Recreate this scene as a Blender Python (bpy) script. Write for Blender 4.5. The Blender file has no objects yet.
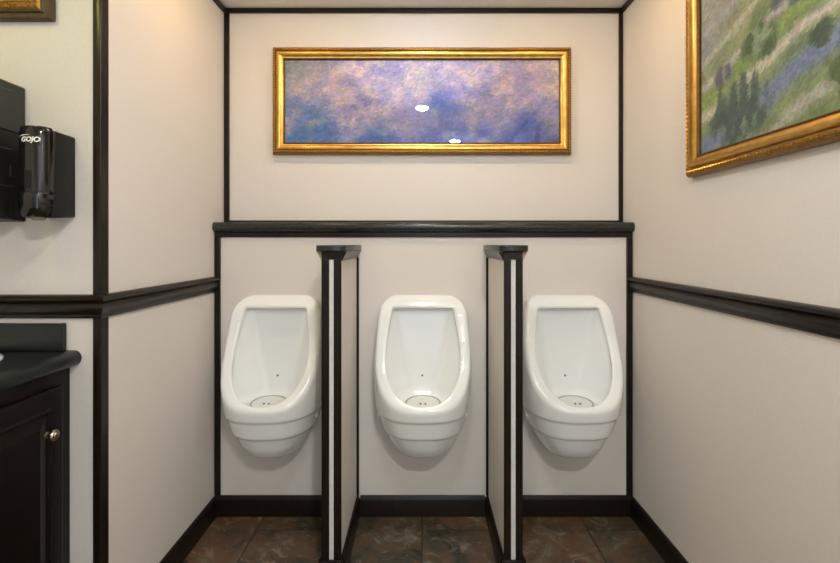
import bpy, bmesh, math, random
import numpy as np
from mathutils import Vector, Matrix
C = bpy.context.scene.collection
scn = bpy.context.scene
R = math.radians

# ------------------------------------------------------------------ camera, world, exposure
H = 1.25            # eye height
FPX = 470.0         # focal length in pixels (840 wide)
cam = bpy.data.cameras.new('camera'); cam.sensor_width = 36; cam.lens = FPX/840*36
cam.shift_x = -2/840; cam.shift_y = -(281.5-244)/840; cam.clip_start = .02
camo = bpy.data.objects.new('camera', cam); C.objects.link(camo)
camo.location = (0, 0, H); camo.rotation_euler = (R(90), 0, 0)
scn.camera = camo
wd = bpy.data.worlds.new('world'); scn.world = wd; wd.use_nodes = True
wd.node_tree.nodes['Background'].inputs[0].default_value = (.66, .85, 1.0, 1)
wd.node_tree.nodes['Background'].inputs[1].default_value = .05
WB = wd.node_tree.nodes['Background']
vs = scn.view_settings
vs.view_transform = 'Standard'; vs.look = 'None'; vs.gamma = 1; vs.use_curve_mapping = False
vs.exposure = 0.8
LAMP = 125.0
K = dict(side=.38, mid=.60, room=1.5, rear=5.2, vanity=.44, door=125, world=1.1)      # strength of each light
COL = dict(side=(1.0, .63, .24), mid=(1.0, .98, 1.0), room=(1.0, 1.0, .98), rear=(1.0, .96, .94), vanity=(1.0, .96, .24), door=(1.0, .83, .62))
# added fill light, set at an unseen, assumed doorway behind the viewpoint
dl = bpy.data.lights.new('added_fill_light', 'AREA'); dl.shape = 'RECTANGLE'; dl.size = .80; dl.size_y = 1.96
dl.energy = K['door']; dl.color = COL['door']
dlo = bpy.data.objects.new('added_fill_light', dl); C.objects.link(dlo); WB.inputs[1].default_value = K['world']; dlo.location = (.05, -1.30, 1.0); dlo.rotation_euler = (R(90), 0, R(180))

# room measures
XL, XR = -.954, .968         # alcove side walls
YL, YU = 2.166, 2.270        # lower / upper back wall
YC = 1.394                   # outer corner, wall with the dispensers
XV = -1.60                   # side wall behind the vanity
YB = -1.25                   # wall behind the viewpoint
ZC = 2.385                   # ceiling

# ------------------------------------------------------------------ materials
def mat(name, col, rough=.5, metal=0, spec=.5, coat=0, emis=None, estr=0):
    m = bpy.data.materials.new(name); m.use_nodes = True
    b = m.node_tree.nodes['Principled BSDF']
    b.inputs['Base Color'].default_value = (*col, 1)
    b.inputs['Roughness'].default_value = rough
    b.inputs['Metallic'].default_value = metal
    b.inputs['Specular IOR Level'].default_value = spec
    b.inputs['Coat Weight'].default_value = coat
    b.inputs['Coat Roughness'].default_value = .06
    if emis:
        b.inputs['Emission Color'].default_value = (*emis, 1); b.inputs['Emission Strength'].default_value = estr
    return m
def N(m, t, **kw):
    n = m.node_tree.nodes.new(t)
    for k, v in kw.items():
        if k in n.inputs.keys(): n.inputs[k].default_value = v
        else: setattr(n, k, v)
    return n
def L(m, a, b): m.node_tree.links.new(a, b)
def bsdf(m): return m.node_tree.nodes['Principled BSDF']
def mottle(m, c1, c2, scale, detail=4, bump=0, bscale=None, stretch=(1,1,1), dist=.002, rough=None):
    tc = N(m, 'ShaderNodeTexCoord'); mp = N(m, 'ShaderNodeMapping'); mp.inputs['Scale'].default_value = stretch
    L(m, tc.outputs['Object'], mp.inputs['Vector'])
    n = N(m, 'ShaderNodeTexNoise'); n.inputs['Scale'].default_value = scale; n.inputs['Detail'].default_value = detail
    L(m, mp.outputs[0], n.inputs['Vector'])
    r = N(m, 'ShaderNodeValToRGB'); r.color_ramp.elements[0].position = .3; r.color_ramp.elements[1].position = .7
    r.color_ramp.elements[0].color = (*c1, 1); r.color_ramp.elements[1].color = (*c2, 1)
    L(m, n.outputs['Fac'], r.inputs[0]); L(m, r.outputs[0], bsdf(m).inputs['Base Color'])
    if bump:
        n2 = N(m, 'ShaderNodeTexNoise'); n2.inputs['Scale'].default_value = bscale or scale; n2.inputs['Detail'].default_value = 3
        L(m, mp.outputs[0], n2.inputs['Vector'])
        bp = N(m, 'ShaderNodeBump'); bp.inputs['Strength'].default_value = bump; bp.inputs['Distance'].default_value = dist
        L(m, n2.outputs['Fac'], bp.inputs['Height']); L(m, bp.outputs[0], bsdf(m).inputs['Normal'])
    if rough:
        mr = N(m, 'ShaderNodeMapRange'); mr.inputs['To Min'].default_value = rough[0]; mr.inputs['To Max'].default_value = rough[1]
        L(m, n.outputs['Fac'], mr.inputs[0]); L(m, mr.outputs[0], bsdf(m).inputs['Roughness'])
    return m
M = {}
M['wall'] = mottle(mat('cream vinyl wall', (.70, .64, .56), .55, spec=.35), (.70, .660, .610), (.75, .708, .662), 260, 3, .35, 330, dist=.0008)
M['ceil'] = mottle(mat('ceiling panel', (.72, .70, .67), .6), (.80, .78, .75), (.85, .83, .80), 120, 3)
M['trim'] = mottle(mat('espresso moulding', (.012, .008, .006), .3, spec=.3), (.009, .005, .0035), (.014, .0078, .005), 60, 3, stretch=(1, 1, .15), rough=(.26, .32))
M['ledge'] = mottle(mat('charcoal laminate', (.02, .022, .022), .25), (.012, .013, .013), (.022, .024, .024), 220, 3, rough=(.2, .32))
M['counter'] = mottle(mat('dark green laminate', (.015, .022, .019), .3), (.0045, .0075, .0065), (.010, .0145, .0125), 260, 3, rough=(.26, .38))
M['cherry'] = mottle(mat('dark cherry wood', (.02, .008, .006), .35, spec=.2), (.0035, .002, .0017), (.0075, .0032, .0024), 22, 5, .04, 80, stretch=(6, 6, .6), rough=(.25, .42))
M['core'] = mottle(mat('pale panel edge', (.70, .68, .66), .5), (.68, .66, .64), (.74, .72, .70), 90)
M['raw'] = mottle(mat('raw moulding end', (.45, .40, .24), .7), (.40, .35, .20), (.50, .45, .28), 200)
M['china'] = mat('white vitreous china', (.87, .89, .885), .10, spec=.5, coat=.4)
M['nickel'] = mottle(mat('brushed nickel', (.55, .50, .42), .28, metal=1), (.26, .22, .17), (.38, .33, .26), 300, rough=(.22, .36))
M['blackgloss'] = mat('glossy black plastic', (.008, .008, .007), .06, spec=.6)
M['blacksat'] = mottle(mat('satin black plastic', (.010, .010, .009), .35, spec=.25), (.008, .008, .007), (.014, .014, .013), 400, rough=(.3, .4))
M['smoke'] = mottle(mat('smoked grey plastic', (.018, .022, .019), .3), (.015, .019, .016), (.024, .028, .025), 150, rough=(.24, .36))
M['darkgap'] = mat('dark seam', (.06, .065, .06), .4)
M['white'] = mat('white print', (.85, .86, .84), .5)
M['drain'] = mottle(mat('pale grey drain plastic', (.62, .65, .64), .3), (.70, .73, .72), (.78, .81, .80), 120)
M['drainring'] = mat('grey drain ring', (.30, .33, .32), .35)
M['dot'] = mat('green dot', (.02, .14, .10), .4)
M['hole'] = mat('dark hole', (.02, .02, .02), .8)
M['nozzle'] = mat('amber nozzle', (.35, .33, .22), .25)
def goldmat(name, a, b, r, sc=60, bump=.0):
    m = mat(name, a, r, metal=.85)
    return mottle(m, a, b, sc, 5, bump, sc*3, rough=(r*.8, r*1.3))
M['gold'] = goldmat('bright gilding', (.50, .28, .055), (.66, .40, .11), .30, 30, .15)
M['goldmid'] = goldmat('aged gilding', (.20, .10, .022), (.38, .21, .055), .42, 120, .3)
M['golddark'] = goldmat('dark bronze gilding', (.10, .05, .015), (.18, .10, .03), .45, 90, .2)
M['umber'] = mottle(mat('umber lacquer', (.05, .03, .01), .4), (.045, .026, .009), (.075, .045, .016), 60)
M['oxblood'] = mat('oxblood liner', (.08, .015, .01), .5)
M['mount'] = mottle(mat('cream mount', (.70, .67, .52), .6), (.66, .62, .46), (.76, .73, .62), 14)
def lens(name, col, k): return mat(name, (.8, .8, .8), .4, emis=col, estr=LAMP*k)

def floor_mat():
    m = mat('slate look tiles', (.1, .08, .06), .35, spec=.45)
    T = .362
    tc = N(m, 'ShaderNodeTexCoord'); sp = N(m, 'ShaderNodeSeparateXYZ'); L(m, tc.outputs['Object'], sp.inputs[0])
    def mth(op, a, b=None, c=None):
        n = N(m, 'ShaderNodeMath'); n.operation = op
        for i, v in enumerate((a, b, c)):
            if v is None: continue
            if isinstance(v, (int, float)): n.inputs[i].default_value = v
            else: L(m, v, n.inputs[i])
        return n.outputs[0]
    u = mth('DIVIDE', sp.outputs['X'], T); cu = mth('FLOOR', u)
    par = mth('FLOORED_MODULO', cu, 2.0)
    v = mth('DIVIDE', mth('SUBTRACT', sp.outputs['Y'], 2.052), T); v = mth('ADD', v, mth('MULTIPLY', par, .62)); cv = mth('FLOOR', v)
    fu = mth('FRACT', u); fv = mth('FRACT', v)
    eu = mth('MINIMUM', fu, mth('SUBTRACT', 1.0, fu)); ev = mth('MINIMUM', fv, mth('SUBTRACT', 1.0, fv))
    e = mth('MINIMUM', eu, ev)
    cell = N(m, 'ShaderNodeCombineXYZ'); L(m, cu, cell.inputs[0]); L(m, cv, cell.inputs[1])
    wn = N(m, 'ShaderNodeTexWhiteNoise'); L(m, cell.outputs[0], wn.inputs['Vector'])
    add = N(m, 'ShaderNodeVectorMath'); add.operation = 'MULTIPLY_ADD'
    L(m, wn.outputs['Color'], add.inputs[0]); add.inputs[1].default_value = (9, 9, 9); L(m, tc.outputs['Object'], add.inputs[2])
    n1 = N(m, 'ShaderNodeTexNoise'); n1.inputs['Scale'].default_value = 5.0; n1.inputs['Detail'].default_value = 8; n1.inputs['Roughness'].default_value = .68; n1.inputs['Distortion'].default_value = 1.2
    L(m, add.outputs[0], n1.inputs['Vector'])
    n2 = N(m, 'ShaderNodeTexNoise'); n2.inputs['Scale'].default_value = 11; n2.inputs['Detail'].default_value = 9; n2.inputs['Roughness'].default_value = .74; n2.inputs['Distortion'].default_value = 1.6
    L(m, add.outputs[0], n2.inputs['Vector'])
    r1 = N(m, 'ShaderNodeValToRGB'); cr = r1.color_ramp
    cr.elements[0].position = .34; cr.elements[0].color = (.014, .013, .010, 1)
    cr.elements[1].position = .68; cr.elements[1].color = (.25, .22, .16, 1)
    for p, c in ((.43, (.050, .048, .036)), (.50, (.105, .058, .030)), (.57, (.085, .078, .056))):
        el = cr.elements.new(p); el.color = (*c, 1)
    L(m, n1.outputs['Fac'], r1.inputs[0])
    r2 = N(m, 'ShaderNodeValToRGB'); r2.color_ramp.elements[0].position = .54; r2.color_ramp.elements[1].position = .66
    r2.color_ramp.elements[0].color = (0, 0, 0, 1); r2.color_ramp.elements[1].color = (1, 1, 1, 1)
    L(m, n2.outputs['Fac'], r2.inputs[0])
    mx = N(m, 'ShaderNodeMix'); mx.data_type = 'RGBA'; L(m, r2.outputs[0], mx.inputs[0]); L(m, r1.outputs[0], mx.inputs[6]); mx.inputs[7].default_value = (.21, .195, .165, 1)
    # tone of each tile
    r3 = N(m, 'ShaderNodeValToRGB'); r3.color_ramp.elements[0].color = (.80, .90, .84, 1); r3.color_ramp.elements[1].color = (1.45, 1.08, .88, 1)
    L(m, wn.outputs['Value'], r3.inputs[0])
    m3 = N(m, 'ShaderNodeMix'); m3.data_type = 'RGBA'; m3.blend_type = 'MULTIPLY'; m3.inputs[0].default_value = 1
    L(m, mx.outputs[2], m3.inputs[6]); L(m, r3.outputs[0], m3.inputs[7])
    g = N(m, 'ShaderNodeMapRange'); g.inputs['From Min'].default_value = .004; g.inputs['From Max'].default_value = .012; L(m, e, g.inputs[0])
    m4 = N(m, 'ShaderNodeMix'); m4.data_type = 'RGBA'; L(m, g.outputs[0], m4.inputs[0]); m4.inputs[6].default_value = (.018, .015, .012, 1); L(m, m3.outputs[2], m4.inputs[7])
    L(m, m4.outputs[2], bsdf(m).inputs['Base Color'])
    bp = N(m, 'ShaderNodeBump'); bp.inputs['Strength'].default_value = .5; bp.inputs['Distance'].default_value = .003
    hh = mth('ADD', n2.outputs['Fac'], g.outputs[0]); L(m, hh, bp.inputs['Height']); L(m, bp.outputs[0], bsdf(m).inputs['Normal'])
    return m
M['floor'] = floor_mat()
def paint_mat(name, rough):
    m = mat(name, (.5, .5, .5), rough)
    at = N(m, 'ShaderNodeAttribute'); at.attribute_name = 'paint'
    L(m, at.outputs['Color'], bsdf(m).inputs['Base Color'])
    n = N(m, 'ShaderNodeTexNoise'); n.inputs['Scale'].default_value = 160
    bp = N(m, 'ShaderNodeBump'); bp.inputs['Strength'].default_value = .3; bp.inputs['Distance'].default_value = .002
    L(m, n.outputs['Fac'], bp.inputs['Height']); L(m, bp.outputs[0], bsdf(m).inputs['Normal'])
    return m
M['paint'] = paint_mat('brushed oil paint', .6)
def glass_mat():
    m = bpy.data.materials.new('picture glass'); m.use_nodes = True; nt = m.node_tree; nt.nodes.clear()
    o = nt.nodes.new('ShaderNodeOutputMaterial'); t = nt.nodes.new('ShaderNodeBsdfTransparent'); g = nt.nodes.new('ShaderNodeBsdfGlossy')
    g.inputs['Roughness'].default_value = .015; f = nt.nodes.new('ShaderNodeFresnel'); f.inputs[0].default_value = 1.5
    x = nt.nodes.new('ShaderNodeMixShader'); L(m, f.outputs[0], x.inputs[0]); L(m, t.outputs[0], x.inputs[1]); L(m, g.outputs[0], x.inputs[2]); L(m, x.outputs[0], o.inputs[0])
    return m
M['glass'] = glass_mat()

# ------------------------------------------------------------------ helpers
def obj(name, bm, m, parent=None, smooth=True, bevel=0, loc=None):
    me = bpy.data.meshes.new(name)
    bmesh.ops.recalc_face_normals(bm, faces=bm.faces[:])
    bm.to_mesh(me); bm.free()
    o = bpy.data.objects.new(name, me); C.objects.link(o)
    ms = m if isinstance(m, (list, tuple)) else [m]
    for x in ms: me.materials.append(x)
    if parent: o.parent = parent
    if loc: o.location = loc
    if bevel:
        bv = o.modifiers.new('b', 'BEVEL'); bv.width = bevel; bv.segments = 3; bv.limit_method = 'ANGLE'; bv.angle_limit = R(35)
    if smooth:
        me.polygons.foreach_set('use_smooth', [True]*len(me.polygons))
        try: me.set_sharp_from_angle(angle=R(38))
        except Exception: pass
    return o
def struct(name, *a, **k):
    o = obj(name, *a, **k); o['kind'] = 'structure'; return o
def thing(name, label, cat, loc, group=None):
    o = bpy.data.objects.new(name, None); C.objects.link(o); o.location = loc; o.empty_display_size = .05
    o['label'] = label; o['category'] = cat
    if group: o['group'] = group
    return o
def box(bm, x0, x1, y0, y1, z0, z1):
    v = [bm.verts.new((x, y, z)) for z in (z0, z1) for x, y in ((x0, y0), (x1, y0), (x1, y1), (x0, y1))]
    for f in ((0, 3, 2, 1), (4, 5, 6, 7), (0, 1, 5, 4), (1, 2, 6, 5), (2, 3, 7, 6), (3, 0, 4, 7)):
        bm.faces.new([v[i] for i in f])
def bx(*a):
    bm = bmesh.new(); box(bm, *a); return bm
def sweep(path, prof):
    """profile [(outwards, z)] swept along a horizontal path; outwards is to the right of travel, mitred corners"""
    bm = bmesh.new(); rings = []
    P = [Vector((p[0], p[1])) for p in path]
    for i, p in enumerate(P):
        d0 = (P[i]-P[i-1]).normalized() if i else (P[1]-P[0]).normalized()
        d1 = (P[i+1]-P[i]).normalized() if i < len(P)-1 else d0
        n0 = Vector((d0.y, -d0.x)); n1 = Vector((d1.y, -d1.x))
        mi = (n0+n1).normalized(); k = 1/max(.2, mi.dot(n0))
        rings.append([bm.verts.new((p.x+mi.x*k*o, p.y+mi.y*k*o, z)) for o, z in prof])
    for a, b in zip(rings, rings[1:]):
        for j in range(len(prof)):
            bm.faces.new((a[j], a[(j+1) % len(prof)], b[(j+1) % len(prof)], b[j]))
    bm.faces.new(rings[0]); bm.faces.new(rings[-1])
    return bm
def lathe(prof, seg=32, axis='z', bm=None, mtx=None):
    bm = bm or bmesh.new(); rings = []
    for r, h in prof:
        ring = []
        for i in range(seg):
            a = 2*math.pi*i/seg; c = Vector((r*math.cos(a), r*math.sin(a), h))
            if axis == 'x': c = Vector((c.z, c.x, c.y))
            if axis == 'y': c = Vector((c.x, -c.z, c.y))
            if mtx: c = mtx @ c
            ring.append(bm.verts.new(c))
        rings.append(ring)
    for a, b in zip(rings, rings[1:]):
        for j in range(seg): bm.faces.new((a[j], a[(j+1) % seg], b[(j+1) % seg], b[j]))
    bm.faces.new(rings[0]); bm.faces.new(rings[-1][::-1])
    return bm

# ------------------------------------------------------------------ the room
struct('floor', bx(XV-.1, XR+.1, YB-.1, YU+.1, -.06, 0), M['floor'], smooth=False)
struct('ceiling', bx(XV-.1, XR+.1, YB-.1, YU+.1, ZC, ZC+.06), M['ceil'], smooth=False)
struct('wall_back', bx(XL, XR, YU, YU+.1, 0, ZC), M['wall'], smooth=False)
ZL0, ZL1 = 1.3055, 1.350
struct('wall_back_lower', bx(XL, XR, YL, YU, 0, ZL0), M['wall'], smooth=False)
struct('wall_right', bx(XR, XR+.1, YB, YU+.1, 0, ZC), M['wall'], smooth=False)
struct('wall_left', bx(XV, XL, YC, YU+.1, 0, ZC), M['wall'], smooth=False)
struct('wall_far_left', bx(XV-.1, XV, YB, YU+.1, 0, ZC), M['wall'], smooth=False)
DX0, DX1, DZ = -.37, .47, 2.0  # unseen doorway opening and frame, added to carry the fill light
bm = bmesh.new(); box(bm, XV-.1, DX0, YB-.1, YB, 0, ZC); box(bm, DX1, XR+.1, YB-.1, YB, 0, ZC); box(bm, DX0, DX1, YB-.1, YB, DZ, ZC)
struct('wall_front', bm, M['wall'], smooth=False)
bm = bmesh.new(); box(bm, DX0-.05, DX0-.0005, YB+.0005, YB+.012, .001, DZ+.05); box(bm, DX1+.0005, DX1+.05, YB+.0005, YB+.012, .001, DZ+.05); box(bm, DX0-.0005, DX1+.0005, YB+.0005, YB+.012, DZ+.0005, DZ+.05)
struct('added_doorway_1', bm, M['trim'], smooth=False)

# ledge on the lower wall: rounded nose
prof = [(-(YU-YL), ZL0), (.014, ZL0)]
rr = (ZL1-ZL0)/2; pc = (.012, (ZL0+ZL1)/2)
prof = [(-(YU-YL), ZL0)] + [(pc[0]+rr*.9*math.cos(a), pc[1]+rr*math.sin(a)) for a in np.linspace(-math.pi/2, math.pi/2, 9)] + [(-(YU-YL), ZL1)]
ni = [1]
def nm(): 
    s = 'trim_%d' % ni[0]; ni[0] += 1; return s
struct(nm(), sweep([(XL+.001, YL), (XR-.001, YL)], prof), M['ledge'])
# trims
def flat(x0, x1, y0, y1, z0, z1, b=.003): struct(nm(), bx(x0, x1, y0, y1, z0, z1), M['trim'], bevel=b)
t = .011; w = .028
flat(XL+.001, XR-.001, YL-.010, YL, 1.281, ZL0-.0005)                       # strip under the ledge
flat(XL+.001, XL+w, YL-t, YL-.0005, .0945, 1.2805); flat(XR-w, XR-.001, YL-t, YL-.0005, .0945, 1.2805)
flat(XL+.001, XL+.026, YU-t, YU-.0005, ZL1+.014, ZC-.0235); flat(XR-.020, XR-.001, YU-t, YU-.0005, ZL1+.014, ZC-.0235)
flat(XL+.001, XR-.001, YU-.012, YU-.0005, ZL1+.0005, ZL1+.0135)
flat(XL+.001, XR-.001, YU-.014, YU-.0005, ZC-.023, ZC-.0005)
# ceiling trims on the side walls
struct(nm(), bx(XR-.013, XR-.0005, YB+.01, YU-.0145, ZC-.026, ZC-.0005), M['trim'], bevel=.003)
struct(nm(), bx(XL+.0005, XL+.013, YC+.03, YU-.0145, ZC-.026, ZC-.0005), M['trim'], bevel=.003)
# outer corner trim, L shaped
bm = bmesh.new()
o = .005
pts = [(XL-.019, YC-.001), (XL-.019, YC-o), (XL-.012, YC-o-.002), (XL+o-.002, YC-o), (XL+o, YC-o+.002), (XL+o, YC+.030), (XL+.001, YC+.030), (XL+.001, YC-.001)]
bo = [bm.verts.new((x, y, .0945)) for x, y in pts]; tp = [bm.verts.new((x, y, ZC-.0005)) for x, y in pts]
for i in range(len(pts)): bm.faces.new((bo[i], bo[(i+1) % 8], tp[(i+1) % 8], tp[i]))
bm.faces.new(bo); bm.faces.new(tp)
struct(nm(), bm, M['trim'], bevel=.001)
# chair rails
z0, z1 = 1.0305, 1.1005; h = z1-z0
rp = [(.0005, z0), (.007, z0), (.010, z0+.08*h), (.010, z0+.16*h), (.014, z0+.22*h), (.020, z0+.36*h), (.022, z0+.48*h), (.018, z0+.60*h), (.014, z0+.66*h),
      (.016, z0+.70*h), (.024, z0+.76*h), (.028, z0+.84*h), (.028, z0+.90*h), (.024, z0+.96*h), (.016, z1), (.0005, z1)]
struct(nm(), sweep([(XV+.001, YC), (XL, YC), (XL, YL-t-.0005)], [(a+.0, b) for a, b in rp]), M['trim'])
struct(nm(), sweep([(XR, YL-t-.0005), (XR, YB+.001)], rp), M['trim'])
# baseboards
bh = .094
bp_ = [(.0005, .0005), (.014, .0005), (.014, bh-.020), (.012, bh-.012), (.007, bh-.004), (.0055, bh), (.0005, bh)]
def base(name, path): struct(name, sweep(path, bp_), M['trim'])
PX = [(-.3698, -.2995), (.3042, .3708)]     # partition side faces
YF = 1.738
base('baseboard_left', [(-1.035, YC), (XL, YC), (XL, YL-.0145)])
base('baseboard_right', [(XR, YL-.0145), (XR, YB+.001)])
for i, (a, b) in enumerate(((XL+.001, PX[0][0]-.0155), (PX[0][1]+.0155, PX[1][0]-.0155), (PX[1][1]+.0155, XR-.001))):
    base('baseboard_back' if i == 0 else 'baseboard_back_%d' % (i+1), [(a, YL), (b, YL)])

# ------------------------------------------------------------------ ceiling lamps
def lamp(x, y, label, col, k, group=None):
    r = thing('downlight', label, 'ceiling light', (x, y, ZC), group)
    mm = lens('lamp glow', col, k)
    bm = bmesh.new(); sg = 40; pr = [(.050, -.006), (.054, -.010), (.066, -.010), (.074, -.005), (.076, -.0005), (.050, -.0005)]
    rings = [[bm.verts.new((a*math.cos(2*math.pi*i/sg), a*math.sin(2*math.pi*i/sg), b)) for i in range(sg)] for a, b in pr]
    for q in range(len(pr)):
        A, B = rings[q], rings[(q+1) % len(pr)]
        for i in range(sg): bm.faces.new((A[i], A[(i+1) % sg], B[(i+1) % sg], B[i]))
    obj('trim_ring', bm, M['white'], r)
    obj('lens', lathe([(.049, -.0008), (.049, -.012), (.047, -.019), (.040, -.026), (.026, -.030), (.010, -.031)], 36), mm, r)
lamp(-.60, 1.72, 'recessed round ceiling lamp above the left urinal', COL['side'], K['side'], 'downlights over the urinals')
lamp(0, 1.72, 'recessed round ceiling lamp above the middle urinal', COL['mid'], K['mid'], 'downlights over the urinals')
lamp(.60, 1.72, 'recessed round ceiling lamp above the right urinal', COL['side'], K['side'], 'downlights over the urinals')
lamp(0, .63, 'recessed round ceiling lamp in the middle of the room, mirrored in the picture glass', COL['room'], K['room'])
lamp(.36, -.63, 'recessed round ceiling lamp nearest the rear wall', COL['rear'], K['rear'])
lamp(-1.28, .72, 'recessed round ceiling lamp above the vanity counter', COL['vanity'], K['vanity'])

# ------------------------------------------------------------------ urinals
def smax(a, b, k):
    h_ = np.clip(.5+.5*(a-b)/k, 0, 1)
    return b*(1-h_)+a*h_+k*h_*(1-h_)
def surface_net(f, org, step):
    nx, ny, nz = f.shape
    s = f < 0
    cs = [(i, j, k) for i in (0, 1) for j in (0, 1) for k in (0, 1)]
    sl = lambda a, i, j, k: a[i:nx-1+i, j:ny-1+j, k:nz-1+k]
    cnt = sum(sl(s, *c).astype(int) for c in cs)
    act = (cnt > 0) & (cnt < 8)
    I, J, K = np.nonzero(act)
    acc = np.zeros((len(I), 3)); num = np.zeros(len(I))
    for a in cs:
        for ax in range(3):
            if a[ax]: continue
            b = list(a); b[ax] = 1
            fa = f[I+a[0], J+a[1], K+a[2]]; fb = f[I+b[0], J+b[1], K+b[2]]
            m = (fa < 0) != (fb < 0); t_ = np.where(m, fa/np.where(m, fa-fb, 1), 0)
            p = np.stack([np.full(len(I), float(q)) for q in a], 1); p[:, ax] += t_
            acc += p*m[:, None]; num += m
    V = (acc/num[:, None]+np.stack([I, J, K], 1))*step+np.array(org)
    idx = -np.ones(act.shape, int); idx[I, J, K] = np.arange(len(I))
    F = []
    for ax in range(3):
        o1, o2 = [(1, 2), (2, 0), (0, 1)][ax]
        A = np.take(s, range(0, f.shape[ax]-1), ax); B = np.take(s, range(1, f.shape[ax]), ax)
        E = np.stack(np.nonzero(A != B), 1)
        E = E[(E[:, o1] > 0) & (E[:, o2] > 0) & (E[:, o1] < f.shape[o1]-1) & (E[:, o2] < f.shape[o2]-1)]
        d1 = np.zeros(3, int); d1[o1] = 1; d2 = np.zeros(3, int); d2[o2] = 1
        q = [idx[tuple((E-a_).T)] for a_ in (0*d1, d1, d1+d2, d2)]
        q = np.stack(q, 1); flip = ~A[tuple(E.T)]
        q[flip] = q[flip][:, ::-1]
        F.append(q)
    return V, np.concatenate(F)
def urinal_mesh():
    st = .0042
    xs = np.arange(-.225, .2251, st); ps = np.arange(-.006, .372, st); zs = np.arange(.300, 1.04, st)
    X, Pp, Z = np.meshgrid(xs, ps, zs, indexing='ij'); X = np.abs(X)
    itp = lambda t_: np.interp(Z, [a for a, b in t_], [b for a, b in t_])
    def smooth_itp(t_):
        zz = np.linspace(.28, 1.06, 400); v = np.interp(zz, [a for a, b in t_], [b for a, b in t_])
        kk = np.hanning(25); kk /= kk.sum(); v = np.convolve(np.pad(v, 12, 'edge'), kk, 'valid'); return np.interp(Z, zz, v)
    sg = lambda c, ww: 1/(1+np.exp(-(Z-c)/ww))
    tier = -.006*(1-sg(.528, .0016))-.006*(1-sg(.449, .0016))
    w_ = smooth_itp([(.31, .104), (.35, .130), (.39, .156), (.45, .186), (.53, .208), (.60, .217), (.72, .219), (.84, .209), (.95, .198), (1.02, .188)])+tier
    d_ = smooth_itp([(.31, .170), (.35, .205), (.39, .235), (.45, .262), (.53, .286), (.585, .298), (.66, .305), (1.02, .310)])+tier
    n = 2.7; Pq = np.maximum(Pp, 0)
    q = ((X/w_)**n+(Pq/d_)**n)**(1/n)+1e-6; r_ = np.sqrt(X**2+Pq**2)
    plan = r_*(1-1/q)
    Ft = [(.53, .42), (.575, .308), (.605, .268), (.65, .222), (.70, .183), (.76, .146), (.83, .115), (.90, .092), (.96, .076), (1.02, .062)]
    Fz = smooth_itp(Ft); g = np.gradient(Fz, st, axis=2)
    cut = (Pp-Fz)/np.sqrt(1+g*g)
    O = smax(plan, cut, .018)
    O = smax(O, Z-1.022, .10)
    O = smax(O, .343-Z, .02)
    O = np.maximum(O, .0008-Pp)
    wi = smooth_itp([(.55, .172), (.64, .184), (.72, .182), (.80, .170), (.88, .153), (.965, .136)])
    di = .272
    q = ((X/wi)**2.3+(Pq/di)**2.3)**(1/2.3)+1e-6
    cp = r_*(1-1/q)
    xb = smooth_itp([(.60, .062), (.66, .078), (.80, .103), (.96, .128)])
    wedge = (X-xb-(Pp-.028)*.85)/1.31
    K_ = smax(cp, wedge, .012)
    K_ = smax(K_, .026-Pp, .02)
    K_ = smax(K_, (Z-.957-(Pp-.03)*.12), .012)
    K_ = smax(K_, .562-Z, .045)
    f = smax(O, -K_, .016)
    V, F = surface_net(f, (xs[0], ps[0], zs[0]), st)
    V = np.stack([V[:, 0], -V[:, 1], V[:, 2]], 1)
    me = bpy.data.meshes.new('basin'); me.from_pydata(V.tolist(), [], F[:, ::-1].tolist()); me.update()
    bm = bmesh.new(); bm.from_mesh(me)
    bmesh.ops.recalc_face_normals(bm, faces=bm.faces[:])
    for _ in range(2): bmesh.ops.smooth_vert(bm, verts=bm.verts[:], factor=.5, use_axis_x=True, use_axis_y=True, use_axis_z=True)
    bm.to_mesh(me); bm.free()
    me.polygons.foreach_set('use_smooth', [True]*len(me.polygons))
    me.materials.append(M['china'])
    return me
um = urinal_mesh()
u0 = thing('urinal', 'x', 'urinal', (0, YL, 0), 'white wall-hung urinals')
b0 = bpy.data.objects.new('basin', um); C.objects.link(b0); b0.parent = u0
DC = Matrix.Translation((0, -.160, .569)) @ Matrix.Rotation(R(3), 4, 'X')
dr = obj('drain_cover', lathe([(.066, 0), (.070, .001), (.070, .0055), (.066, .008), (.052, .009), (.020, .011), (.001, .0115)], 48, mtx=DC), M['drain'], u0)
bm = bmesh.new(); sg = 48
pr = [(.070, .003), (.0745, .0035), (.0755, .007), (.0735, .0085), (.0705, .0075)]
rings = [[bm.verts.new(DC @ Vector((a*math.cos(2*math.pi*i/sg), a*math.sin(2*math.pi*i/sg), b))) for i in range(sg)] for a, b in pr]
for q in range(len(pr)):
    for i in range(sg): bm.faces.new((rings[q][i], rings[q][(i+1) % sg], rings[(q+1) % 5][(i+1) % sg], rings[(q+1) % 5][i]))
rg = obj('ring', bm, M['drainring'], dr); rg['label'] = 'grey ring round the drain cover'
for sx in (-1, 1):
    e = obj('drain_hole', lathe([(.0045, .0105), (.0045, .0128), (.003, .0131)], 14, mtx=DC @ Matrix.Translation((sx*.010, -.030, -.0006))), M['hole'], dr)
dt = obj('green_dot', lathe([(.0045, .022), (.0045, .0275), (.003, .0285)], 16, 'y', mtx=Matrix.Translation((-.003, 0, .652))), M['dot'], u0)
dt['label'] = 'small green dot on the back of the basin'
mb = []
for sx in (-1, 1):
    pr = [(.012, 0), (.012, .006), (.009, .011), (.003, .013)]
    mtx = Matrix.Translation((sx*.186, -.10, .50)) @ Matrix.Rotation(0 if sx > 0 else math.pi, 4, 'Z')
    bo_ = obj('side_bolt_cap', lathe(pr, 20, 'x', mtx=mtx), M['china'], u0); bo_['label'] = 'round white cap low on the side'
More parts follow.
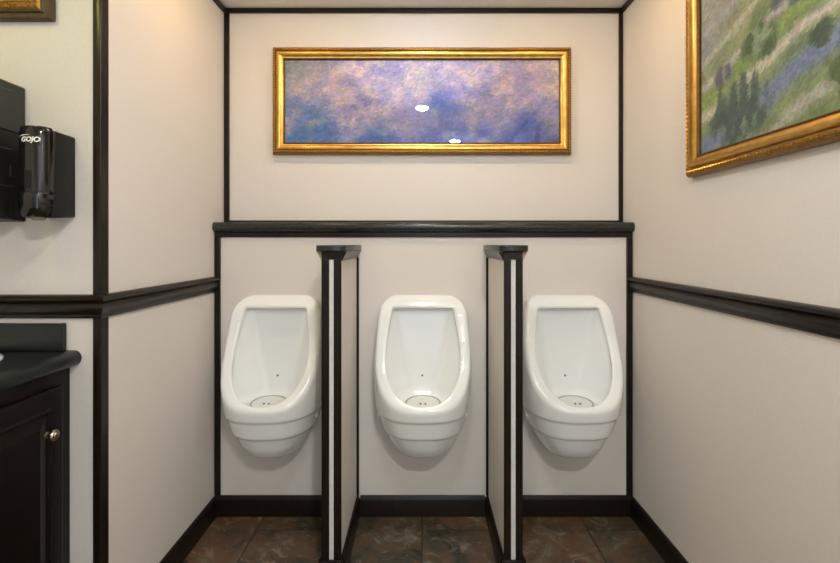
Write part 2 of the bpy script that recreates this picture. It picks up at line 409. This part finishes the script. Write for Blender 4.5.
def copy_tree(o_, parent=None):
    c = o_.copy(); C.objects.link(c)
    if parent: c.parent = parent
    for ch in [x for x in C.objects if x.parent == o_]: copy_tree(ch, c)
    return c
UX = (-.654, .004, .654)
uls = ('white urinal in the left bay, between the left wall and the left partition',
       'white urinal in the middle bay, between the two partitions, seen straight on',
       'white urinal in the right bay, between the right partition and the right wall')
us = [u0, copy_tree(u0), copy_tree(u0)]
for u_, x_, l_ in zip(us, (UX[1], UX[0], UX[2]), (uls[1], uls[0], uls[2])):
    u_.location.x = x_; u_['label'] = l_

# ------------------------------------------------------------------ partitions
def partition(xa, xb, label, inner):
    r = thing('partition', label, 'partition', ((xa+xb)/2, YL, 0), 'short partitions between the urinals')
    hx = (xb-xa)/2; yb = -.0125; yf = YF-YL; zt = 1.222
    obj('panel', bx(-hx+.001, hx-.001, yf+.003, -.001, .001, zt-.001), [M['wall']], r, smooth=False)
    e = obj('edge_strip', bx(-.0085, .0085, yf+.0005, yf+.003, .083, 1.192), M['core'], r, smooth=False); e['label'] = 'pale strip up the front edge'
    for s in (-1, 1):
        a, b = (-hx, -.0085) if s < 0 else (.0085, hx)
        bm = bx(a, b, yf-.0025, yf+.0025, .0825, 1.192)
        x0, x1 = (-hx-.0015, -hx+.001) if s < 0 else (hx-.001, hx+.0015)
        box(bm, x0, x1, yf-.0025, yf+.004, .0825, 1.192)
        obj('corner_trim', bm, M['trim'], r, smooth=False)
        x0, x1 = (-hx-.010, -hx+.0005) if s < 0 else (hx-.0005, hx+.010)
        obj('wall_joint_trim', bx(x0, x1, -.010, -.001, .095, zt-.034), M['trim'], r, bevel=.002)
        # side base
        pf = [(.0005, .0005), (.014, .0005), (.014, .078), (.007, .090), (.0055, .094), (.0005, .094)]
        pth = [(-hx, -.001), (-hx, yf+.004)] if s < 0 else [(hx, yf+.004), (hx, -.001)]
        obj('base_trim', sweep(pth, [(-o_ if 0 else o_, z_) for o_, z_ in pf]) if s > 0 else sweep(pth[::-1], [(-o_, z_) for o_, z_ in pf]), M['trim'], r)
        # cove moulding below the cap
        pf = [(0, zt-.034), (.004, zt-.034), (.006, zt-.028), (.012, zt-.016), (.018, zt-.006), (.019, zt-.0005), (0, zt-.0005)]
        mo = obj('cove_moulding', sweep([(hx, yf+.004), (hx, -.001)] if s > 0 else [(-hx, -.001), (-hx, yf+.004)][::-1], [(o_*s, z_) for o_, z_ in pf]), M['trim'], r)
        if s == inner: continue
        bm = bmesh.new()
        vs_ = [bm.verts.new((s*(hx+o_), yf+.0035, z_)) for o_, z_ in pf]; v2 = [bm.verts.new((s*(hx+o_), yf+.0018, z_)) for o_, z_ in pf]
        bm.faces.new(vs_); bm.faces.new(v2[::-1])
        for i in range(len(pf)): bm.faces.new((vs_[i], vs_[(i+1) % 7], v2[(i+1) % 7], v2[i]))
        ee = obj('moulding_end', bm, M['raw'], mo, smooth=False); ee['label'] = 'unpainted beige end of the moulding'
    obj('front_base', bx(-hx-.006, hx+.006, yf-.008, yf+.0035, .0005, .0820), M['trim'], r, bevel=.002)
    obj('front_head', bx(-hx-.001, hx+.001, yf-.003, yf+.0035, 1.1925, zt-.0005), M['trim'], r, bevel=.001)
    # cap with clipped front corners
    W = hx+.0205; y0 = yf-.028; c = .022
    pts = [(-W, -.001), (-W, y0+c), (-W+.006, y0+.010), (-W+c, y0), (W-c, y0), (W-.006, y0+.010), (W, y0+c), (W, -.001)]
    bm = bmesh.new(); bo = [bm.verts.new((x, y, zt)) for x, y in pts]; tp = [bm.verts.new((x, y, zt+.0235)) for x, y in pts]
    for i in range(len(pts)): bm.faces.new((bo[i], bo[(i+1) % 8], tp[(i+1) % 8], tp[i]))
    bm.faces.new(bo[::-1]); bm.faces.new(tp)
    obj('cap', bm, M['ledge'], r, bevel=.004)
partition(*PX[0], 'short wall partition with dark cap between the left and middle urinals', 1)
partition(*PX[1], 'short wall partition with dark cap between the middle and right urinals', -1)

# ------------------------------------------------------------------ pictures
def rect_sweep(w_, h_, prof, bm=None):
    """prof [(inset from outer edge, height off the wall)] mitred round a w x h rectangle in the XZ plane, front = -Y"""
    bm = bm or bmesh.new(); rings = []
    for i_, d_ in prof:
        rings.append([bm.verts.new(p) for p in ((-w_/2+i_, -d_, -h_/2+i_), (w_/2-i_, -d_, -h_/2+i_), (w_/2-i_, -d_, h_/2-i_), (-w_/2+i_, -d_, h_/2-i_))])
    for a, b in zip(rings, rings[1:]):
        for j in range(4): bm.faces.new((a[j], a[(j+1) % 4], b[(j+1) % 4], b[j]))
    return bm
def close_sweep(w_, h_, prof): return rect_sweep(w_, h_, prof+[prof[0]])
def beads(w_, h_, inset, depth, pitch, rad):
    bm = bmesh.new(); a, b = w_/2-inset, h_/2-inset
    pts = []
    nx = int(2*a/pitch); nz = int(2*b/pitch)
    for i in range(nx+1): pts += [(-a+2*a*i/nx, s*b) for s in (-1, 1)]
    for i in range(1, nz): pts += [(s*a, -b+2*b*i/nz) for s in (-1, 1)]
    for x, z in pts:
        hor = abs(abs(z)-b) < 1e-6
        rx, rz = (pitch*.42, rad) if hor else (rad, pitch*.42)
        c = Vector((x, -depth, z))
        v = [bm.verts.new(c+Vector(q)) for q in ((rx, 0, 0), (0, 0, rz), (-rx, 0, 0), (0, 0, -rz), (0, -rad, 0))]
        for i in range(4): bm.faces.new((v[i], v[(i+1) % 4], v[4]))
        bm.faces.new(v[:4])
    return bm
def srgb(c): 
    c = np.array(c, float)/255
    return np.where(c <= .04045, c/12.92, ((c+.055)/1.055)**2.4)
def dabs_canvas(w_, h_, nx, nz, fn, nd, seed, lo=.006, hi=.022, ang=0.4):
    rng = np.random.default_rng(seed)
    xs = np.linspace(0, 1, nx); zs = np.linspace(0, 1, nz)
    img = np.zeros((nz, nx, 3)); U, Vv = np.meshgrid(xs, zs)
    img[:] = fn(U, Vv, rng)
    wx, wz = xs*w_, zs*h_
    for i in range(nd):
        u_, v_ = rng.random(), rng.random()
        s = hi*(1-i/nd)+lo*(i/nd); s *= rng.uniform(.7, 1.3)
        col = fn(np.array([[u_]]), np.array([[v_]]), rng)[0, 0]*rng.uniform(.88, 1.12)*(1+rng.normal(0, .035, 3))
        a = rng.normal(ang, .6); ca, sa = math.cos(a), math.sin(a)
        i0, i1 = np.searchsorted(wx, (u_*w_-s*1.6, u_*w_+s*1.6)); j0, j1 = np.searchsorted(wz, (v_*h_-s*1.6, v_*h_+s*1.6))
        if i1 <= i0 or j1 <= j0: continue
        dx, dz = np.meshgrid(wx[i0:i1]-u_*w_, wz[j0:j1]-v_*h_)
        e = ((dx*ca+dz*sa)/s/1.3)**2+((-dx*sa+dz*ca)/s/.5)**2
        al = np.clip((1.1-e)*2, 0, .8)[..., None]
        img[j0:j1, i0:i1] = img[j0:j1, i0:i1]*(1-al)+col*al
    img = np.clip(img, 0, 1)
    X_ = (U-.5)*w_; Z_ = (Vv-.5)*h_
    V = np.stack([X_.ravel(), np.zeros(X_.size), Z_.ravel()], 1)
    ii = np.arange(nx*nz).reshape(nz, nx)
    F = np.stack([ii[:-1, :-1].ravel(), ii[:-1, 1:].ravel(), ii[1:, 1:].ravel(), ii[1:, :-1].ravel()], 1)
    me = bpy.data.meshes.new('painted_panel'); me.from_pydata(V.tolist(), [], F.tolist()); me.update()
    ca_ = me.color_attributes.new('paint', 'FLOAT_COLOR', 'POINT')
    lin = srgb(img.reshape(-1, 3)*255); ca_.data.foreach_set('color', np.concatenate([lin, np.ones((len(lin), 1))], 1).ravel())
    me.materials.append(M['paint'])
    return me
def vnoise(seed, fx, fz):
    r = np.random.default_rng(seed); g = r.random((int(fz)+3, int(fx)+3))
    def f(U, V):
        x = np.clip(U, 0, 1)*fx; y = np.clip(V, 0, 1)*fz; i = x.astype(int); j = y.astype(int); a = x-i; b = y-j
        a = a*a*(3-2*a); b = b*b*(3-2*b)
        return (g[j, i]*(1-a)+g[j, i+1]*a)*(1-b)+(g[j+1, i]*(1-a)+g[j+1, i+1]*a)*b
    return f
n1, n2, n3, n4 = vnoise(1, 9, 4), vnoise(2, 22, 8), vnoise(3, 6, 3), vnoise(4, 40, 14)
def mixc(a, b, t_): return a*(1-t_[..., None])+b*t_[..., None]
def lavender(U, V, rng):
    A = lambda *c: np.array(c)/255
    f = n2(U, V)*.5+n4(U, V)*.5
    base_ = mixc(A(176, 166, 212), A(236, 210, 220), np.clip((f-.3)*2, 0, 1))
    base_ = mixc(base_, A(234, 220, 196), np.clip((n3(U, V)-.5)*2, 0, 1)*.5*np.clip(V+.2, 0, 1))
    b = np.clip((.40-V)*2.6+(n1(U, V)-.5)*2.0+.45*np.exp(-((U-.66)/.13)**2)*(V < .75)+.2*np.exp(-((U-.08)/.1)**2), 0, 1)
    blue = mixc(A(104, 148, 196), A(84, 106, 204), np.clip(.1+U*1.4, 0, 1))
    out = mixc(base_, blue, b*.92)
    out = mixc(out, A(214, 202, 192), np.clip((n2(U, V)-.66)*4, 0, 1)*.75*(.4+.6*b))
    g = np.clip(1-U*4.5, 0, 1)*np.clip((V-.5)*2.4, 0, 1)
    out = mixc(out, A(134, 156, 162), g*.8)
    d = np.clip((U-.78)*5, 0, 1)*np.clip(.36-V, 0, 1)*2.6
    return mixc(out, A(60, 68, 104), d*n2(U, V))
def meadow(U, V, rng):
    A = lambda *c: np.array(c)/255
    f = n4(U, V)
    out = mixc(A(96, 116, 78), A(142, 152, 104), n2(U, V))
    out = mixc(out, A(134, 136, 158), np.clip((V-.45)*1.8+(n1(U, V)-.5)*1.2, 0, .8))
    s = V-.40*U+(n1(U, V)-.5)*.05
    for c_, w2, col, k in ((.17, .030, (190, 182, 172), .9), (.33, .024, (180, 172, 182), .85), (.03, .055, (112, 124, 166), .85), (.47, .022, (186, 182, 166), .7), (-.12, .03, (176, 168, 172), .7), (.60, .03, (160, 158, 176), .6), (.25, .03, (128, 158, 78), .6)):
        out = mixc(out, A(*col), k*np.exp(-((s-c_)/w2)**2))
    for cx, cz, rx, rz, col in ((.20, .14, .13, .16, (66, 84, 78)), (.44, .60, .12, .13, (70, 84, 96)), (.30, .40, .09, .08, (62, 84, 54)), (.66, .16, .14, .12, (78, 96, 60)), (.80, .5, .09, .17, (66, 68, 118)), (.92, .25, .12, .14, (58, 74, 44)), (.13, .34, .05, .06, (86, 82, 96)), (.52, .30, .04, .05, (58, 78, 62)), (.65, .78, .12, .1, (84, 104, 84))):
        e = ((U-cx)/rx)**2+((V-cz)/rz)**2+(n4(U, V)-.5)*.9
        out = mixc(out, A(*col), np.clip((1.15-e)*2, 0, .9))
        out = mixc(out, A(150, 168, 140), np.clip((1.1-e)*2, 0, 1)*np.clip((f-.62)*3, 0, .7))
    l = np.clip((.14-U)*9, 0, 1)*np.clip((V-.4)*3, 0, 1)
    return mixc(out, A(150, 154, 168), l*.75)

# the long picture on the back wall
W0, H0 = 1.428, .511
pic = thing('framed_picture', 'wide gilt framed picture in lilac and blue on the back wall above the ledge', 'picture', (0, YU-.0005, 1.9345))
pl = obj('frame', close_sweep(W0, H0, [(0, .001), (0, .018), (.003, .030), (.008, .036), (.0165, .036), (.018, .030), (.021, .028), (.0215, .001)]), M['goldmid'], pic)
cv = obj('cove_liner', close_sweep(W0, H0, [(.0215, .001), (.0215, .029), (.025, .033), (.031, .0325), (.040, .026), (.046, .021), (.050, .019), (.050, .001)]), M['gold'], pic)
cv['label'] = 'bright gold inner slope of the frame'
ln = obj('inner_lip', close_sweep(W0, H0, [(.050, .001), (.050, .0205), (.053, .022), (.056, .0195), (.056, .001)]), M['golddark'], pic)
obj('beading', beads(W0, H0, .0125, .0362, .0125, .0046), M['gold'], pl, smooth=False)
cm = dabs_canvas(W0-.112, H0-.112, 520, 160, lavender, 9000, 5, .0045, .018, .2)
co = bpy.data.objects.new('painted_panel', cm); C.objects.link(co); co.parent = pic; co.location = (0, -.008, 0)
gp = obj('glass', bx(-(W0-.113)/2, (W0-.113)/2, -.0145, -.013, -(H0-.113)/2, (H0-.113)/2), M['glass'], pic, smooth=False)

# the picture on the right wall; built facing -Y then turned to face -X
WR, HR = 1.08, .80
pr_ = thing('framed_picture', 'gilt framed picture in greens and greys on the right wall', 'picture', (XR-.0005, 1.680-WR/2, 1.487+HR/2))
pr_.rotation_euler = (0, 0, R(-90))
pl = obj('frame', close_sweep(WR, HR, [(0, .001), (0, .016), (.004, .024), (.010, .030), (.022, .031), (.028, .027), (.030, .025), (.030, .001)]), M['goldmid'], pr_)
cv = obj('cove_liner', close_sweep(WR, HR, [(.030, .001), (.030, .027), (.036, .034), (.044, .033), (.056, .025), (.062, .021), (.062, .001)]), M['gold'], pr_)
cv['label'] = 'bright gold inner slope of the frame'
obj('inner_lip', close_sweep(WR, HR, [(.062, .001), (.062, .0225), (.066, .023), (.070, .018), (.070, .001)]), M['golddark'], pr_)
obj('beading', beads(WR, HR, .016, .0305, .0150, .0050), M['gold'], pl, smooth=False)
cm = dabs_canvas(WR-.14, HR-.14, 470, 350, meadow, 14000, 9, .0035, .013, .7)
co = bpy.data.objects.new('painted_panel', cm); C.objects.link(co); co.parent = pr_; co.location = (0, -.010, 0)

# the picture at the upper left, on the wall with the dispensers
WL, HL = .42, .50
p3 = thing('framed_picture', 'gilt and umber framed cream picture above the dispensers', 'picture', (-1.085-WL/2, YC-.0005, 1.892+HL/2-.03+.03))
HL = .46; p3.location.z = 1.908+HL/2
f3 = obj('frame', close_sweep(WL, HL, [(0, .001), (0, .018), (.003, .022), (.014, .024), (.018, .030), (.022, .030), (.022, .001)]), M['umber'], p3); f3['label'] = 'dark umber outer frame'
g3 = obj('carved_band', close_sweep(WL, HL, [(.022, .001), (.022, .031), (.028, .036), (.040, .036), (.044, .031), (.044, .001)]), M['goldmid'], p3); g3['label'] = 'carved gold band'
obj('beading', beads(WL, HL, .034, .0362, .018, .005), M['gold'], g3, smooth=False)
h3 = obj('inner_bead', close_sweep(WL, HL, [(.044, .001), (.044, .034), (.049, .038), (.054, .034), (.056, .027), (.060, .027), (.062, .022), (.062, .001)]), M['gold'], p3)
i3 = obj('inner_lip', close_sweep(WL, HL, [(.062, .001), (.062, .022), (.067, .020), (.067, .001)]), M['oxblood'], p3); i3['label'] = 'dark red inner lip'
obj('picture_sheet', bx(-WL/2+.067, WL/2-.067, -.010, -.006, -HL/2+.067, HL/2-.067), M['mount'], p3, smooth=False)

# ------------------------------------------------------------------ towel dispenser
td = thing('paper_towel_dispenser', 'large dark paper towel dispenser on the wall, left of the soap dispenser', 'dispenser', (-1.1716-.145, YC-.0005, 1.315))
def prism_x(prof, x0, x1):
    bm = bmesh.new(); a = [bm.verts.new((x0, y, z)) for y, z in prof]; b = [bm.verts.new((x1, y, z)) for y, z in prof]
    for i in range(len(prof)): bm.faces.new((a[i], a[(i+1) % len(prof)], b[(i+1) % len(prof)], b[i]))
    bm.faces.new(a); bm.faces.new(b[::-1]); return bm
zb = .255
obj('lower_body', prism_x([(-.001, 0), (-.20, .012), (-.215, .03), (-.215, zb), (-.001, zb)], -.145, .145), M['blacksat'], td, bevel=.005)
cvr = obj('cover', prism_x([(-.001, zb+.0005), (-.218, zb+.0005), (-.218, .33), (-.205, .375), (-.17, .397), (-.001, .397)], -.144, .144), M['smoke'], td, bevel=.006); cvr['label'] = 'smoked dark grey upper cover'
for zz, ym in ((.372, -.048), (.205, -.048), (.100, -.045)):
    obj('side_groove', bx(.1448, .1458, -.19, ym, zz-.0012, zz+.0012), M['darkgap'], td, smooth=False)
obj('latch_slot', bx(.1448, .1460, -.058, -.055, .128, .160), M['darkgap'], td, smooth=False)

# ------------------------------------------------------------------ soap dispenser
sx_ = -1.0670
sd = thing('soap_dispenser', 'glossy black wall soap dispenser with a white brand mark, right of the towel dispenser', 'dispenser', (sx_, YC-.0005, 1.322))
obj('back_housing', prism_x([(-.001, .006), (-.085, 0), (-.085, .245), (-.001, .243)], -.040, .0425), M['blacksat'], sd, bevel=.006)
# rounded front cover
bm = bmesh.new(); rings = []
for z_, k in ((.030, .96), (.034, 1), (.10, 1), (.20, 1), (.235, .985), (.246, .95), (.250, .88)):
    ring = []
    for i in range(25):
        a = math.pi*i/24
        ring.append(bm.verts.new((.0415*k*math.copysign(abs(math.cos(a))**.8, math.cos(a)), -.086-.036*k*math.sin(a)**.8, z_)))
    rings.append(ring)
for a, b in zip(rings, rings[1:]):
    for j in range(24): bm.faces.new((a[j], a[j+1], b[j+1], b[j]))
    bm.faces.new((a[24], a[0], b[0], b[24]))
bm.faces.new(rings[0]); bm.faces.new(rings[-1][::-1])
fc = obj('front_cover', bm, M['blackgloss'], sd)
bm = bmesh.new(); rings = []
for z_, k, dy in ((.002, .80, 0), (.004, .84, 0), (.030, .98, .004), (.062, 1.03, .0035), (.068, 1.02, .002), (.070, .99, 0)):
    rings.append([bm.verts.new((.0405*k*math.copysign(abs(math.cos(math.pi*i/24))**.8, math.cos(math.pi*i/24)), -.0865-(.037*k+dy)*math.sin(math.pi*i/24)**.8, z_)) for i in range(25)])
for a, b in zip(rings, rings[1:]):
    for j in range(24): bm.faces.new((a[j], a[j+1], b[j+1], b[j]))
    bm.faces.new((a[24], a[0], b[0], b[24]))
bm.faces.new(rings[0]); bm.faces.new(rings[-1][::-1])
obj('push_bar', bm, M['blackgloss'], sd)
obj('nozzle', lathe([(.014, -.006), (.016, -.004), (.016, .003)], 20, mtx=Matrix.Translation((0, -.085, 0))), M['nozzle'], sd)
obj('sight_window', bx(-.008, .010, -.1232, -.1215, .080, .128), M['blacksat'], sd, bevel=.0006)
# brand mark: letters and swoosh wrapped on the curved front
def wrap_mark(bm_):
    for v in bm_.verts:
        t_ = min(.999, abs(v.co.x)/.0415); 
        s_ = (1-t_**2.5)**(.4)
        v.co.y += -.086-.036*s_-.0006
def text_bm(s, size):
    cu = bpy.data.curves.new('t', 'FONT'); cu.body = s; cu.size = size; cu.extrude = .0002; cu.align_x = 'CENTER'; cu.shear = .2; cu.offset = .0007; cu.space_character = 1.0
    to = bpy.data.objects.new('t', cu); C.objects.link(to)
    bpy.context.view_layer.update()
    me = bpy.data.meshes.new_from_object(to.evaluated_get(bpy.context.evaluated_depsgraph_get())); bpy.data.objects.remove(to)
    bm_ = bmesh.new(); bm_.from_mesh(me)
    bmesh.ops.triangulate(bm_, faces=bm_.faces[:])
    for v in bm_.verts: v.co = Vector((v.co.x, -v.co.z, v.co.y))
    return bm_
tb = text_bm('GOJO', .0180)
for v in tb.verts: v.co.z += .206; v.co.x += .005
# arc above the G
pa = []
for i in range(15):
    a = R(175-i*8); pa.append((a, .0011*math.sin(math.pi*(i+1)/16)))
for i in range(14):
    (a0, w0), (a1, w1) = pa[i], pa[i+1]
    q = []
    for a_, w2 in ((a0, w0), (a1, w1)):
        for s_ in (-1, 1): q.append(tb.verts.new((-.004+(.022+s_*w2)*math.cos(a_), 0, .2165+(.0075+s_*w2)*math.sin(a_))))
    tb.faces.new((q[0], q[1], q[3], q[2]))
wrap_mark(tb)
ml = obj('brand_mark', tb, M['white'], sd, smooth=False); ml['label'] = 'white printed brand mark'

# ------------------------------------------------------------------ vanity
XF = -1.044; ZK = .935
vn = thing('vanity_cabinet', 'dark cherry vanity cabinet at the left edge, under the counter', 'cabinet', (XV, YC, 0))
yn = .25     # near end
lx = lambda x: x-XV
ly = lambda y: y-YC
bm = bmesh.new(); box(bm, lx(XF)-.02, lx(XF), ly(yn), -.001, .09, .8895); box(bm, .001, lx(XF)-.0205, ly(yn), ly(yn)+.018, .09, .8895)
box(bm, .001, lx(XF)-.0205, -.019, -.001, .09, .8895); box(bm, .001, lx(XF)-.0205, ly(yn)+.0185, -.0195, .09, .108)
obj('body', bm, M['cherry'], vn, smooth=False)
obj('toe_kick', bx(.001, lx(XF)-.06, ly(yn), -.001, .001, .0895), M['cherry'], vn, smooth=False)
def door(y1, y0, knob_at):
    zt, zb_ = .846, .13
    d = obj('door', bx(lx(XF)+.0005, lx(XF)+.016, ly(y0), ly(y1), zb_, zt), M['cherry'], vn, bevel=.004)
    bm = bmesh.new(); a0, a1 = ly(y0)+.050, ly(y1)-.050; c0, c1 = zb_+.055, zt-.055; X0 = lx(XF)+.016
    loops = []
    for ins, dx in ((-.006, .0003), (0, .0045), (.004, .0045), (.008, .0006), (.014, .0006), (.040, .0062), (.046, .0062)):
        loops.append([bm.verts.new((X0+dx, a, c)) for a, c in ((a0+ins, c0+ins), (a1-ins, c0+ins), (a1-ins, c1-ins), (a0+ins, c1-ins))])
    for p, q in zip(loops, loops[1:]):
        for j in range(4): bm.faces.new((p[j], p[(j+1) % 4], q[(j+1) % 4], q[j]))
    bm.faces.new(loops[-1]); bm.faces.new(loops[0][::-1])
    obj('raised_panel', bm, M['cherry'], d, smooth=False)
    k = obj('knob', lathe([(.009, 0), (.009, .003), (.005, .006), (.0045, .014), (.008, .017), (.0145, .020), (.0155, .024), (.013, .028), (.010, .0285), (.008, .031), (.003, .032)], 28, 'x', mtx=Matrix.Translation((X0, ly(knob_at), .727))), M['nickel'], d)
    k['label'] = 'round nickel knob'
door(1.348, .93, 1.285)
door(.92, .50, .565)

ct = thing('vanity_counter', 'dark green-black counter with rounded edge at the left', 'counter', (XV, YC, .89))
th = .0455; nose = lx(-1.0085)
hx0, hy0 = lx(-1.268), ly(1.112); ra, rb = .180, .235     # basin hole
bm = bmesh.new()
# slab with an oval hole: outer boundary sampled by angle, rounded front nose on the +X side
sg = 96; inner = []; outer = []
xr = nose-th/2
for i in range(sg):
    a = 2*math.pi*i/sg; ca, sa = math.cos(a), math.sin(a)
    inner.append((hx0+ra*.93*ca, hy0+rb*.93*sa))
    tx = ((xr-hx0)/ca if ca > 1e-9 else (.001-hx0)/ca if ca < -1e-9 else 1e9); ty = ((-.001-hy0)/sa if sa > 1e-9 else (ly(yn)-hy0)/sa if sa < -1e-9 else 1e9)
    t_ = min(tx, ty); outer.append([hx0+t_*ca, hy0+t_*sa])
for cxy in ((xr, -.001), (.001, -.001), (xr, ly(yn)), (.001, ly(yn))):
    j = min(range(sg), key=lambda i: (outer[i][0]-cxy[0])**2+(outer[i][1]-cxy[1])**2); outer[j] = list(cxy)
L4 = [[bm.verts.new((x, y, z)) for x, y in P_] for P_, z in ((inner, 0), (inner, th), (outer, th), (outer, 0))]
for q in range(4):
    A_, B_ = L4[q], L4[(q+1) % 4]
    for i in range(sg): bm.faces.new((A_[i], A_[(i+1) % sg], B_[(i+1) % sg], B_[i]))
obj('countertop', bm, M['counter'], ct)
obj('front_edge', sweep([(xr, ly(yn)), (xr, -.001)], [(th/2*math.cos(a), th/2+th/2*math.sin(a)) for a in np.linspace(-math.pi/2, math.pi/2, 13)]), M['counter'], ct)
obj('side_splash', bx(.001, lx(-1.052), -.020, -.001, th+.0003, 1.0165-.89), M['counter'], ct, bevel=.003)
sk = thing('washbasin', 'white oval washbasin rim just showing in the counter at the left edge', 'sink', (XV+hx0, YC+hy0, .9355))
bm = bmesh.new(); rings = []
for k, z in ((1.0, .0006), (1.01, .005), (.985, .010), (.95, .011), (.915, .006), (.89, -.006), (.80, -.07), (.55, -.12), (.2, -.135), (.06, -.137), (.06, -.145), (.22, -.143), (.58, -.128), (.83, -.075), (.905, -.006), (.92, .0004)):
    rings.append([bm.verts.new((ra*k*math.cos(2*math.pi*i/64), rb*k*math.sin(2*math.pi*i/64), z)) for i in range(64)])
for q in range(len(rings)):
    A_, B_ = rings[q], rings[(q+1) % len(rings)]
    for i in range(64): bm.faces.new((A_[i], A_[(i+1) % 64], B_[(i+1) % 64], B_[i]))
obj('bowl', bm, M['china'], sk)
